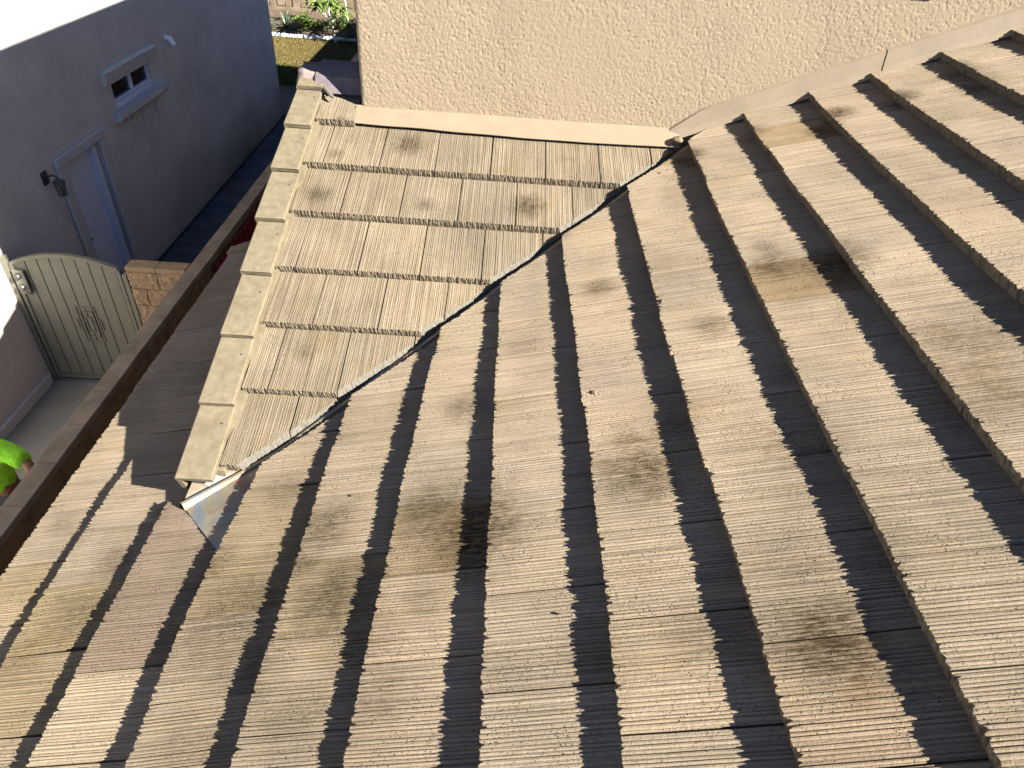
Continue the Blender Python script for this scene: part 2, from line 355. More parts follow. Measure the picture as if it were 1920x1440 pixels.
COLK = {}   # tiles that differ in colour in the photograph
for px, py, c in [(430, 1100, (.84, .82, .72, 1)), (480, 960, (.9, .88, .8, 1)),
                  (800, 980, (.82, .78, .70, 1)), (560, 1100, (.86, .84, .76, 1)), (1240, 300, (.85, .78, .66, 1)), (1460, 500, (.82, .74, .62, 1)), (1560, 490, (.8, .72, .6, 1)), (1470, 250, (.85, .78, .66, 1)),
                  (380, 1050, (.84, .82, .70, 1)), (60, 1060, (.95, .92, .8, 1)), (120, 1130, (.86, .85, .72, 1)), (60, 1330, (.9, .88, .76, 1)), (1600, 1230, (.93, .9, .86, 1))]:
    COLK[(px, py)] = (on_main(px, py), c)
for k in range(-9, 7):
    ph = PHASE[k]; j0 = -17
    for j in range(j0, 3):
        y0 = ph+j*W1
        if y0 > .36: continue
        if y0 < -4.05: continue
        xm = xk(k, y0+W1/2); slope = (xk(k, y0+W1)-xk(k, y0))
        x0 = xm+R.uniform(-.004, .004)
        O = Vector((x0, y0, M1*x0+R.uniform(-.0028, .0022)))
        pl = []
        ymid = y0+W1/2
        if k >= -6: pl += [((VAL1(0), 0, 0), (-1, 1, 0)), ((0, -.012, 0), (0, 1, 0))]
        elif k == -7:
            if y0 > -2.5: pl += [((-2.165, 0, 0), (1, 0, 0)), ((0, .34, 0), (0, 1, 0))]
            if y0+W1 > -2.27 and y0 < -2.27: pl = [((-2.16, -2.20, 0), (.7, 1, 0))]
            elif y0 <= -2.5: pl = []
        else: pl += [((0, .34, 0), (0, 1, 0))]
        if x0 > 2.9: continue
        col = None
        for key, (q, c) in COLK.items():
            if x0 <= q.x < x0+.32 and y0 <= q.y < y0+W1: col = c
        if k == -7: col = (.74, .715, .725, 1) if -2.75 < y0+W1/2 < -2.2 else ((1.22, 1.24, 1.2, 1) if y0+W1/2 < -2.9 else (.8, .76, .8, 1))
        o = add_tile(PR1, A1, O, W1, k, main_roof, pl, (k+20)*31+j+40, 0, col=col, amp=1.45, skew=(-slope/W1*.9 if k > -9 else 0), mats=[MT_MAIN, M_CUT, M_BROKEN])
# --- gable roof over the lower wing
bm = bmesh.new()
slope_box(bm, [(-2.15, -2.12), (-2.02, -2.12), (-.08, -.18), (.1, -.01), (-1.83, -.01), (-1.83, .28), (-2.15, .28)], 2, -.115, -.086)
gable_roof = inhouse(mesh_obj('gable_roof', bm, M_DECK))
ROWY = [-.128, -.446, -.768, -1.102, -1.402, -1.722, -2.052]
GPH = [-1.80, -1.946, -1.80, -1.95, -1.811, -1.937, -1.811]
for r, y in enumerate(ROWY):
    # tiles run from x1 down to x1-W2 because the gable frame's across-axis is -x
    x_edges = [GPH[r]+W2*i for i in range(-1, 9)]
    for i, xr in enumerate(x_edges):
        xl = xr-W2
        if xr < -2.06 or xl > .05: continue
        if r == 0 and xl > -1.85: continue
        O = Vector((xr, y, M2*y+DZ2+R.uniform(-.001, .001)))
        pl = [((VAL2(0), 0, 0), (1, -1, 0)), ((-2.045, 0, 0), (-1, 0, 0))]
        if r == 0: pl += [((-1.832, 0, 0), (1, 0, 0))]
        if r == 1: pl += [((0, -.006, 0), (0, 1, 0))]
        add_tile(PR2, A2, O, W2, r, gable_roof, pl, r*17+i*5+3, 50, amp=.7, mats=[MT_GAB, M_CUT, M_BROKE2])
# smooth margin strip and rake tiles
bm = bmesh.new()
slope_box(bm, [(-2.10, -2.06), (-2.030, -2.06), (-2.030, .22), (-2.10, .22)], 2, -.05, -.022)
mesh_obj('bedding_strip', bm, MT_RAKE, gable_roof)
RAKEY = [.076, -.222, -.535, -.858, -1.170, -1.500, -1.818, -2.132]
def rake_bm(L, seed):
    """an L-shaped rake tile; local x up the slope, y across towards -x, z normal"""
    Rr = random.Random(seed); bm = bmesh.new(); Wt = .146; T = .019; dn = .115
    prof = [(0, -.022), (0, .0), (.004, .0035), (Wt-.006, .004), (Wt, -.001), (Wt+.001, -dn), (Wt-T, -dn), (Wt-T, -.02)]
    S = [0, .006, .12, .24, L]
    rings = []
    for s in S:
        dz = -.030*s/.33; rings.append([bm.verts.new((s+(Rr.uniform(-.0015, .0015)), a, b+dz-(.002 if s == 0 and b > -.01 else 0))) for a, b in prof])
    n = len(prof)
    for a, b in zip(rings, rings[1:]):
        for i in range(n): bm.faces.new((a[i], a[(i+1) % n], b[(i+1) % n], b[i]))
    bm.faces.new(rings[0]); bm.faces.new(rings[-1][::-1])
    # nail head near the upper end
    c = (.255, .03, .004-.030*.255/.33+.0005)
    vsn = [bm.verts.new((c[0]+.0045*math.cos(t), c[1]+.0045*math.sin(t), c[2]+.001)) for t in [i*math.tau/8 for i in range(8)]]
    bm.faces.new(vsn).material_index = 1
    return bm
RM = []
for i in range(3):
    bm = rake_bm(.37, i); bmesh.ops.recalc_face_normals(bm, faces=bm.faces); me = bpy.data.meshes.new('rake_tile'); bm.to_mesh(me); bm.free()
    me.materials.append(MT_RAKE); me.materials.append(M_DARKM); RM.append(me)
for i, y in enumerate(RAKEY):
    if i == 0:
        bm = rake_bm(.15, 9); o = mesh_obj('rake_tile', bm, [MT_RAKE, M_DARKM])
    else: o = bpy.data.objects.new('rake_tile', RM[i % 3]); COL.objects.link(o)
    o.parent = gable_roof
    x = -2.044+R.uniform(-.006, .004)
    o.matrix_local = frame(*A2, Vector((x, y, M2*y+DZ2+.027))) @ Matrix.Rotation(R.uniform(-.006, .006), 4, 'Z')
# ridge tiles against the upper wall, mortar end
bm = bmesh.new()
zr = M2*.26+DZ2
def ridge_prof(x): return [Vector((x, .08, zr-.075)), Vector((x, .135, zr+.0)), Vector((x, .20, zr+.035)), Vector((x, .33, zr+.04)), Vector((x, .38, zr+.02)), Vector((x, .45, zr-.05))]
prism(bm, ridge_prof(-2.09), Vector((.285, 0, 0))); o = mesh_obj('ridge_tile', bm, M_RIDGE, gable_roof)
bm = bmesh.new()
pr = [Vector((-2.195, .12, zr-.05)), Vector((-2.195, .17, zr+.012)), Vector((-2.195, .33, zr+.025)), Vector((-2.195, .43, zr-.04))]
prism(bm, pr, Vector((.15, 0, 0))); bmesh.ops.subdivide_edges(bm, edges=bm.edges[:], cuts=3, use_grid_fill=True)
for v in bm.verts: v.co += Vector([noise.noise(v.co*18+Vector((i*7, 0, 0)))*.012 for i in range(3)])
mesh_obj('ridge_mortar', bm, M_PINK, gable_roof, smooth=True)
bm = bmesh.new()   # pale mortar fillet under the ridge tile
tube(bm, [(-2.075, .135, zr-.035), (-2.03, .085, zr-.050), (-1.985, .03, zr-.072), (-1.965, .015, zr-.078)], [.012, .010, .011, .006], 6)
mesh_obj('mortar_fillet', bm, M_CUT, gable_roof)
# back slope of the gable roof
bm = bmesh.new()
prism(bm, [Vector((-2.19, .30, zr-.04)), Vector((-1.83, .30, zr-.04)), Vector((-1.83, 2.4, zr-.86)), Vector((-2.19, 2.4, zr-.86))], Vector((0, 0, .03)))
inhouse(mesh_obj('rear_slope', bm, M_RIDGE))
# --- gable wall, fascia, ground floor walls
bm = bmesh.new()
prism(bm, [Vector((-2.14, -2.08, M1*-2.14-.3)), Vector((-2.14, -2.08, M2*-2.08-.11)), Vector((-2.14, .28, M2*.28-.11)), Vector((-2.14, 2.3, M2*.28-.95)), Vector((-2.14, 2.3, -4.1)), Vector((-2.14, .30, -4.1)), Vector((-2.14, .30, M1*-2.14-.3))], Vector((.12, 0, 0)))
inhouse(mesh_obj('gable_wall', bm, M_WALL))
bm = bmesh.new(); prism(bm, [Vector((-2.165, -2.11, M2*-2.11-.15)), Vector((-2.165, -2.11, M2*-2.11-.075)), Vector((-2.165, .28, M2*.28-.075)), Vector((-2.165, .28, M2*.28-.15))], Vector((.02, 0, 0)))
inhouse(mesh_obj('barge_board', bm, M_WOODD))
inhouse(boxo('eave_fascia', (-2.84, -2.81, -8, .34, M1*-2.82-.29, M1*-2.82-.105), M_WOODD))
bm = bmesh.new(); prism(bm, [Vector((-2.81, .345, M1*-2.81-.27)), Vector((-2.81, .345, M1*-2.81-.085)), Vector((-2.15, .345, M1*-2.15-.085)), Vector((-2.15, .345, M1*-2.15-.27))], Vector((0, .03, 0)))
inhouse(mesh_obj('end_fascia', bm, M_WOODD))
bm = bmesh.new(); 
slope_box(bm, [(-2.90, .335), (-2.15, .335), (-2.15, .42), (-2.90, .42)], 1, -.06, .012)
inhouse(mesh_obj('end_trim_tile', bm, MT_RAKE))
inhouse(boxo('lower_wall', (-2.42, 5.0, -7.9, .25, -4.1, -1.25), M_WALL))
inhouse(boxo('rear_lower_wall', (-1.85, 5.0, .28, 19.0, -4.1, -1.2), M_WALL))
bm = bmesh.new(); prism(bm, [Vector((-2.9, 10.85, -1.20)), Vector((-2.9, 10.85, -1.10)), Vector((1.2, 10.85, .55)), Vector((5.2, 10.85, -1.1)), Vector((5.2, 10.85, -1.2))], Vector((0, 8.6, 0)))
inhouse(mesh_obj('rear_wing_roof', bm, MT_RAKE))
# --- upper storey: core box, displaced stucco skin facing the camera
inhouse(boxo('upper_storey', (-1.795, 5.4, .018, 10.8, -1.3, 2.3), M_WALL))
bm = bmesh.new()
x0, x1, z0, z1 = -1.815, 2.5, -.20, 1.05; st = .0052
nx, nz = int((x1-x0)/st), int((z1-z0)/st)
CR = [[(.05, .33), (.075, .22), (.06, .12), (.09, .04)], [(-1.78, .17), (-1.72, .13), (-1.70, .06), (-1.73, .02)], [(.62, .62), (.66, .50), (.65, .42)]]
def seg_d(x, z, a, b):
    ax, az = a; bx, bz = b; dx, dz = bx-ax, bz-az; t = max(0, min(1, ((x-ax)*dx+(z-az)*dz)/(dx*dx+dz*dz))); return math.hypot(x-ax-t*dx, z-az-t*dz)
verts = []
for j in range(nz+1):
    z = z0+(z1-z0)*j/nz
    for i in range(nx+1):
        x = x0+(x1-x0)*i/nx
        p = Vector((x*78, z*78, 2)); w = noise.noise_vector(Vector((x*45, z*45, 9)))*.8
        a = noise.noise(p+w); b = noise.noise(Vector((x*160, z*160, 4))+w)
        rough = .55+.45*min(1, max(0, noise.noise(Vector((x*1.6, z*1.6, 1)))+.6))
        h = (1-abs(a)*2.2)*.0032*rough+b*.0018
        h += noise.noise(Vector((x*2.2, z*2.2, 0)))*.003
        for cr in CR:
            if abs(x-cr[0][0]) < .15:
                d = min(seg_d(x+noise.noise(Vector((x*9, z*30, 3)))*.02, z, cr[q], cr[q+1]) for q in range(len(cr)-1))
                if d < .005: h -= .0025*(1-d/.005)
        e = x-x0                                     # rounded corner at the left end
        rnd = .022*(1-math.sqrt(max(0, 1-(1-min(e, .022)/.022)**2)))
        if j == 0 or i == 0: h = 0
        verts.append((x+(.003*noise.noise(Vector((z*30, 1, 1))) if i < 3 else 0), .007-h+rnd, z))
faces = [(j*(nx+1)+i, j*(nx+1)+i+1, (j+1)*(nx+1)+i+1, (j+1)*(nx+1)+i) for j in range(nz) for i in range(nx)]
me = bpy.data.meshes.new('stucco_skin'); me.from_pydata(verts, [], faces); me.materials.append(M_WALL)
me.polygons.foreach_set('use_smooth', [True]*len(me.polygons))
o = bpy.data.objects.new('stucco_skin', me); COL.objects.link(o); inhouse(o)
inhouse(boxo('upper_facade', (-1.8, 5.4, -.001, .017, 1.051, 2.3), M_WALL))
inhouse(boxo('right_facade', (2.501, 5.4, -.001, .017, -.2, 1.05), M_WALL))
inhouse(boxo('unseen_shadow_box', (1.0, 1.2, -.045, -.002, .80, .98), M_FLASH))  # added box above the view, placed to cast a small shadow on the stucco
bm = bmesh.new(); prism(bm, [Vector((-2.2, -.4, 2.22)), Vector((-2.2, -.4, 2.32)), Vector((1.6, -.4, 3.7)), Vector((5.8, -.4, 2.32)), Vector((5.8, -.4, 2.22))], Vector((0, 11.4, 0)))
inhouse(mesh_obj('upper_roof', bm, MT_RAKE))
# --- flashings
def ribbon(name, rows, mat, off, smooth=True):
    bm = bmesh.new(); T = [[bm.verts.new(p) for p in r] for r in rows]; B = [[bm.verts.new(Vector(p)+off) for p in r] for r in rows]
    nr, nc = len(T), len(T[0])
    for g_, fl in ((T, 0), (B, 1)):
        for a, b in zip(g_, g_[1:]):
            for i in range(nc-1):
                q = (a[i], a[i+1], b[i+1], b[i]); bm.faces.new(q[::-1] if fl else q)
    for i in range(nc-1): bm.faces.new((T[0][i], B[0][i], B[0][i+1], T[0][i+1])); bm.faces.new((T[-1][i+1], B[-1][i+1], B[-1][i], T[-1][i]))
    for j in range(nr-1): bm.faces.new((T[j][0], T[j+1][0], B[j+1][0], B[j][0])); bm.faces.new((T[j][-1], B[j][-1], B[j+1][-1], T[j+1][-1]))
    o = inhouse(mesh_obj(name, bm, mat)); 
    if smooth:
        o.data.polygons.foreach_set('use_smooth', [True]*len(o.data.polygons)); o.data.set_sharp_from_angle(angle=math.radians(25))
    return o
def strip(name, pts_a, pts_b, mat, th=.0025, parent=None):
    bm = bmesh.new(); A = [bm.verts.new(p) for p in pts_a]; B = [bm.verts.new(p) for p in pts_b]
    for i in range(len(A)-1): bm.faces.new((A[i], A[i+1], B[i+1], B[i]))
    bmesh.ops.recalc_face_normals(bm, faces=bm.faces)
    bmesh.ops.solidify(bm, geom=bm.faces[:], thickness=th)
    return inhouse(mesh_obj(name, bm, mat))
def wall_flash(xa, xb, seed):
    n = 16; A, B, C, D = [], [], [], []
    for i in range(n+1):
        x = xa+(xb-xa)*i/n; w = noise.noise(Vector((x*4, seed, 0)))*.004
        tp = min(1, max(0, (x+.13)/.22)); A.append(Vector((x, .010, M1*x+.012+.085*tp+w*.4))); B.append(Vector((x, -.010+w*.6, M1*x+.010+.076*tp+w*.4)))
        C.append(Vector((x, -.022+w, M1*x+.006))); D.append(Vector((x, -.046+w, M1*x-.025)))
    return ribbon('wall_flashing', (A, B, C, D), M_FLASH, Vector((0, .003, -.002)))
wall_flash(-.13, .985, 1); wall_flash(.992, 2.6, 2)
n = 40; A, B, C = [], [], []
for i in range(n+1):
    x = -1.842+(1.842-.015)*i/n; w = noise.noise(Vector((x*3.1, 4, 0)))
    A.append(Vector((x, .012, .010+.004*w))); B.append(Vector((x, -.008, -.002)))
    ye = -.118+.012*math.sin(x*2.2)+w*.006
    C.append(Vector((x, ye, M2*ye+DZ2-.024+.003*w)))
ribbon('apron_flashing', (A, B, C), M_FLASH, Vector((0, .001, -.003)))
bm = bmesh.new(); bmesh.ops.create_icosphere(bm, subdivisions=3, radius=.03)
for v in bm.verts: v.co = Vector((v.co.x*1.1, v.co.y*1.2, v.co.z*.6))+Vector([noise.noise(v.co*40+Vector((0, 0, i*9)))*.008 for i in range(3)])+Vector((-.035, -.105, -.018))
inhouse(mesh_obj('mortar_dab', bm, M_BROKEN, smooth=True))
# --- valley metal: W profile, centre rib
def vz1(x): return M1*x-.070
bm = bmesh.new(); rows = []
nv = 26
for i in range(nv+1):
    t = i/nv; y = -2.20+t*2.14; xc = y+.118-(.075*max(0, 1-t/.16))
    zc = min(vz1(xc), M2*y+DZ2-.070)
    up = max(0, 1-t/.10)*.062           # at the foot the metal climbs over the course below
    zc += up
    L1 = .20; 
    rows.append([Vector((xc-.13, y+.10, M2*(y+.10)+DZ2-.066+up*.4)), Vector((xc-.016, y+.013, zc+.004)), Vector((xc-.005, y+.004, zc+.030)), Vector((xc+.004, y-.003, zc+.030)), Vector((xc+.014, y-.012, zc+.004)), (lambda fl: Vector((xc+.014+.116*fl, y-.012-.078*fl, (vz1(xc+.13)+.004)*fl+(1-fl)*(zc-.012))))(min(1, max(0, (t-.06)/.12)))])
for r_ in rows:
    if r_[0].x < -2.15: r_[0] = Vector((-2.15, min(r_[0].y, -2.09), r_[0].z))
    if r_[1].x < -2.165: r_[1].x = -2.165
V = [[bm.verts.new(p) for p in r] for r in rows]
for a, b in zip(V, V[1:]):
    for i in range(5): bm.faces.new((a[i], a[i+1], b[i+1], b[i]))
# flared foot of the metal that lies on the course below
def surf7(x, y, e=.004):
    x7 = xk(-7, y); s = (x-x7)*N1; return M1*x-max(0, s)*TH/EXPO*N1+e
Apt = [(-2.158, -2.190), (-2.05, -2.306), (-1.926, -2.436), (-1.885, -2.36), (-1.85, -2.20), (-1.84, -2.0), (-1.95, -2.03)]
fan = [bm.verts.new((x, y, surf7(x, y, .007))) for x, y in Apt]
ctr = bm.verts.new((-1.98, -2.19, surf7(-1.98, -2.19, .007)))
for i in range(len(fan)): bm.faces.new((ctr, fan[i], fan[(i+1) % len(fan)]))
bmesh.ops.recalc_face_normals(bm, faces=bm.faces)
bmesh.ops.solidify(bm, geom=bm.faces[:], thickness=.0018)
inhouse(mesh_obj('valley_flashing', bm, M_METAL))

# ================================================================== NEIGHBOUR HOUSE
X = -6.15; ZG = -4.10
nb = empty('neighbour_house', (X-3, 7, ZG), label='grey stucco neighbour house in shade with a white side door and small window', cat='house')
def innb(o, p=None):
    o.parent = p or nb
    if not p: o.matrix_parent_inverse = Matrix.Translation((3-X, -7, -ZG))
    return o
WY0, WY1, WZ0, WZ1 = 5.30, 6.42, -1.90, -1.585     # window opening
DY0, DY1, DZT = 3.80, 4.62, -2.09                  # door opening
bm = bmesh.new()
ys = [-8, DY0, DY1, WY0, WY1, 12.1]; zs = [ZG+.12, WZ0, WZ1, DZT, .30]; zs = sorted(zs)
for i in range(5):
    for j in range(4):
        ya, yb, za, zb = ys[i], ys[i+1], zs[j], zs[j+1]
        if i == 1 and zb <= DZT+1e-4: continue
        if i == 3 and za >= WZ0-1e-4 and zb <= WZ1+1e-4: continue
        a = [bm.verts.new((X, y, z)) for y, z in ((ya, za), (yb, za), (yb, zb), (ya, zb))]; bm.faces.new(a)
def reveal(ya, yb, za, zb, d):
    for (p, q) in (((ya, za), (ya, zb)), ((ya, zb), (yb, zb)), ((yb, zb), (yb, za)), ((yb, za), (ya, za))):
        bm.faces.new([bm.verts.new(c) for c in ((X, *p), (X, *q), (X-d, *q), (X-d, *p))])
reveal(WY0, WY1, WZ0, WZ1, .2); reveal(DY0, DY1, ZG+.12, DZT, .2)
for c in ([(X, 12.1), (X-9, 12.1)], [(X-9, 12.1), (X-9, -8)], [(X-9, -8), (X, -8)]):
    bm.faces.new([bm.verts.new(q) for q in ((*c[0], ZG), (*c[1], ZG), (*c[1], .30), (*c[0], .30))])
bmesh.ops.remove_doubles(bm, verts=bm.verts, dist=1e-4)
innb(mesh_obj('wall', bm, M_NB, recalc=False))
innb(boxo('foundation', (X-.1, X+.035, -8, 2.25, ZG-.05, ZG+.13), M_TRIM, bev=.01))
innb(boxo('foundation', (X-.1, X+.004, 2.26, 12.1, ZG-.05, ZG+.12), M_NB))
innb(boxo('joint_strip', (X+.006, X+.05, 2.4, 12.1, ZG-.05, ZG+.004), M_DECK))
innb(boxo('interior_wall', (X-.35, X-.25, 3, 7.5, ZG, -1), M_DECK))
bm = bmesh.new(); prism(bm, [Vector((X+.25, -8.4, .27)), Vector((X+.25, -8.4, .40)), Vector((X-4.5, -8.4, 2.0)), Vector((X-9.4, -8.4, .40)), Vector((X-9.4, -8.4, .27))], Vector((0, 20.9, 0)))
innb(mesh_obj('roof', bm, MT_RAKE))
# door with stucco surround
bm = bmesh.new()
box(bm, X+.0005, X+.045, DY0-.17, DY0+.005, ZG+.05, DZT+.0, bev=.012); box(bm, X+.0005, X+.045, DY1-.01, DY1+.15, ZG+.05, DZT+0, bev=.012)
box(bm, X+.0005, X+.048, DY0-.17, DY1+.15, DZT, DZT+.12, bev=.012)
innb(mesh_obj('door_surround', bm, M_TRIM))
door = innb(boxo('door', (X-.12, X-.08, DY0+.03, DY1-.05, ZG+.03, DZT-.03), M_WHITE, bev=.004))
door['label'] = 'plain white side door'
bm = bmesh.new(); box(bm, X-.14, X-.055, DY0, DY0+.03, ZG, DZT); box(bm, X-.14, X-.055, DY1-.05, DY1, ZG, DZT); box(bm, X-.14, X-.055, DY0+.03, DY1-.05, DZT-.03, DZT)
box(bm, X-.08, X-.012, DY1-.14, DY1-.05, ZG, DZT-.03)
innb(mesh_obj('door_frame', bm, M_WHITE), door)
bm = bmesh.new(); tube(bm, [(X-.08, DY0+.09, ZG+1.0), (X-.03, DY0+.09, ZG+1.0), (X-.01, DY0+.09, ZG+1.0)], [.012, .026, .02], 10)
innb(mesh_obj('door_knob', bm, M_DARKM), door)
# window
win = innb(boxo('window', (X-.09, X-.07, WY0+.0, WY1-.0, WZ0, WZ0+.06), M_WHITE))
bm = bmesh.new(); ym = (WY0+WY1)/2
for d in ((WY0, WY1, WZ0+.06, WZ0+.09), (WY0, WY1, WZ1-.03, WZ1), (WY0, WY0+.035, WZ0+.09, WZ1-.03), (WY1-.045, WY1, WZ0+.09, WZ1-.03), (ym-.02, ym+.03, WZ0+.09, WZ1-.03)):
    box(bm, X-.085, X-.02, *d)
box(bm, X-.02, X-.004, WY0, WY1, WZ0, WZ0+.055)
innb(mesh_obj('window_frame', bm, M_WHITE), win)
for a, b in ((WY0+.035, ym-.02), (ym+.03, WY1-.045)):
    innb(boxo('pane', (X-.062, X-.055, a, b, WZ0+.09, WZ1-.03), M_GLASS), win)
bm = bmesh.new(); prism(bm, [Vector((X+.0005, 5.10, -1.575)), Vector((X+.055, 5.10, -1.575)), Vector((X+.075, 5.10, -1.42)), Vector((X+.0005, 5.10, -1.40))], Vector((0, 1.52, 0)))
innb(mesh_obj('lintel', bm, M_TRIM), win)
bm = bmesh.new(); prism(bm, [Vector((X-.06, 5.16, -1.905)), Vector((X+.09, 5.16, -1.92)), Vector((X+.095, 5.16, -2.01)), Vector((X+.05, 5.16, -2.05)), Vector((X+.0005, 5.16, -2.05)), Vector((X-.06, 5.16, -2.0))], Vector((0, 1.56, 0)))
innb(mesh_obj('sill', bm, M_TRIM), win)
# vent spout
bm = bmesh.new(); tube(bm, [(X, 7.1, -1.43), (X+.07, 7.1, -1.44), (X+.12, 7.1, -1.52)], [.045, .045, .04], 10)
innb(mesh_obj('vent_spout', bm, M_WHITE))
# lantern
lan = innb(boxo('wall_lantern', (X, X+.02, 3.355, 3.465, -2.17, -2.02), M_DARKM, bev=.008))
bm = bmesh.new(); tube(bm, [(X+.02, 3.41, -2.09), (X+.09, 3.42, -2.06), (X+.13, 3.44, -2.09)], .011, 6); innb(mesh_obj('arm', bm, M_DARKM), lan)
bm = bmesh.new(); cx, cy = X+.13, 3.44
def hexr(r, z): return [(cx+r*.8*math.cos(t), cy+r*.8*math.sin(t), -2.15+(z+2.15)*.8) for t in [i*math.tau/6 for i in range(6)]]
T_, B_ = hexr(.075, -2.15), hexr(.055, -2.33)
for i in range(6): tube(bm, [T_[i], B_[i]], .006, 4); tube(bm, [T_[i], T_[(i+1) % 6]], .007, 4); tube(bm, [B_[i], B_[(i+1) % 6]], .007, 4)
top = bm.verts.new((cx, cy, -2.09)); rr = [bm.verts.new(p) for p in hexr(.09, -2.145)]
for i in range(6): bm.faces.new((rr[i], rr[(i+1) % 6], top))
bm.faces.new(rr[::-1]); innb(mesh_obj('cage', bm, M_DARKM), lan)
tg = NT('smoky_lantern_glass', .15, .5); tg.b.inputs['Transmission Weight'].default_value = .6; MG2 = tg.col((.3, .3, .3))
bm = bmesh.new(); a = [bm.verts.new(p) for p in hexr(.068, -2.16)]; b = [bm.verts.new(p) for p in hexr(.050, -2.32)]
for i in range(6): bm.faces.new((a[i], a[(i+1) % 6], b[(i+1) % 6], b[i]))
innb(mesh_obj('glass', bm, MG2), lan)

# ================================================================== GROUND, WALKWAY, LAWN
def struct(o): o['kind'] = 'structure'; return o
M_DIRT = simple('dry_soil', (0.120, 0.088, 0.060), .3, 1.5, .98, .01, 25)
struct(boxo('ground', (-150, 150, -150, 150, ZG-.5, ZG-.07), M_DIRT))
wk = struct(boxo('walkway', (X+.0, -2.1, -9, 14.6, ZG-.068, ZG-.05), M_DIRT))
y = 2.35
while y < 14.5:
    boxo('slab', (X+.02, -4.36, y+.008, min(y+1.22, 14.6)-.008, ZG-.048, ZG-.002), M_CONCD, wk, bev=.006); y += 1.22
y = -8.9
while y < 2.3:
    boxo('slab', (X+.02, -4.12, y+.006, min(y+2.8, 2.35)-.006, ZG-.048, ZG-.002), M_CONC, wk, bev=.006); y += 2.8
def grass_mat():
    t = NT('patchy_lawn', .95, .1); P = t.pos(); f = t.noise(P, 1.1, 5, .65); g = t.noise(P, 14, 4, .7)
    sep = t.n('ShaderNodeSeparateXYZ'); t.l(P, sep.inputs[0])
    dry = t.ramp(t.math('ADD', t.math('MULTIPLY', sep.outputs['Y'], .12), f), 2.15, 2.5)
    c = t.mix(dry, (.045, .09, .012), (.18, .145, .055)); c = t.mix(1., c, t.grey(t.ramp(g, .3, .7, .55, 1.3)), 'MULTIPLY'); t.col(c); t.bump(t.noise(P, 40, 4, .7), .03); return t.m
M_LAWN = grass_mat()
struct(boxo('lawn', (-14, -4.2, 14.62, 19.45, ZG-.068, ZG-.01), M_LAWN))
Rg = random.Random(5); vv, ff = [], []
for i in range(26000):
    x = Rg.uniform(-9.6, -5.2); y = Rg.uniform(14.62, 19.4); h = Rg.uniform(.02, .055); a = Rg.uniform(0, math.tau); w = .012
    b = len(vv); dx, dy = math.cos(a)*w, math.sin(a)*w
    vv += [(x-dx, y-dy, ZG-.012), (x+dx, y+dy, ZG-.012), (x+Rg.uniform(-.02, .02), y+Rg.uniform(-.02, .02), ZG-.01+h)]; ff.append((b, b+1, b+2))
me = bpy.data.meshes.new('grass'); me.from_pydata(vv, [], ff); me.materials.append(M_LAWN)
o = bpy.data.objects.new('grass', me); COL.objects.link(o); tag(o, 'short patchy grass blades over the back lawn', 'grass', kind='stuff')
struct(boxo('planting_bed', (-14, -4.2, 19.62, 24, ZG-.068, ZG+.08), M_DIRT))
gc = empty('garden_curb', (-8, 19.5, ZG), label='white scalloped kerb edging between the lawn and planting bed', cat='kerb')
for i in range(14):
    x = -11.5+i*.5; o = boxo('curb_block', (-.24, .24, -.06, .06, -.06, .07), M_WHITE, gc, bev=.02); o.location = (x+8, Rg.uniform(-.02, .02), 0)

# ================================================================== BLOCK WALL
ZC = -2.40
bw = empty('block_wall', (-4.08, 3, ZG), label='tan concrete block boundary wall with a flat cap running past the eave', cat='wall')
core = boxo('mortar_core', (-4.145, -4.015, -5, 12.5, ZG, ZC-.05), M_BLK); core.parent = bw; core.matrix_parent_inverse = Matrix.Translation((4.08, -3, -ZG))
def block_mesh(name, dx, dy, dz, mat, bev=.006, rough=0, sub=0, seed=0):
    bm = bmesh.new(); box(bm, -dx/2, dx/2, -dy/2, dy/2, -dz/2, dz/2, bev=bev)
    if sub: bmesh.ops.subdivide_edges(bm, edges=[e for e in bm.edges if e.calc_length() > .05], cuts=sub, use_grid_fill=True)
    if rough:
        for v in bm.verts: v.co += Vector([noise.noise(v.co*22+Vector((seed*5, i*9, 3)))*rough+(noise.noise(v.co*70+Vector((seed*5, i*9, 7)))*rough*.7 if sub > 4 else 0) for i in range(3)])
    bmesh.ops.recalc_face_normals(bm, faces=bm.faces)
    me = bpy.data.meshes.new(name); bm.to_mesh(me); bm.free(); me.materials.append(mat); return me
CAPS = [block_mesh('cap_block', .150, .398, .06, M_CAP, .005, .003, 1, i) for i in range(3)]
BLKS = [block_mesh('block', .150, .392, .192, M_BLK, .006, .004, 1, i) for i in range(3)]
def place(me, name, loc, parent, rot=0):
    o = bpy.data.objects.new(name, me); COL.objects.link(o); o.parent = parent; o.location = Vector(loc)-parent.location; o.rotation_euler = (0, 0, rot); return o
Rb = random.Random(3)
for i in range(42):
    y = -4.8+i*.4
    if y < 12: place(CAPS[i % 3], 'cap_block', (-4.08+Rb.uniform(-.003, .003), y, ZC-.03+Rb.uniform(-.002, .002)), bw)
for r in range(5):
    for i in range(34):
        y = -4.8+i*.4+(.2 if r % 2 else 0)
        if y < 8.6: place(BLKS[(i*5+r) % 3], 'block', (-4.08+Rb.uniform(-.002, .002), y, ZC-.06-.1-.2*r), bw)
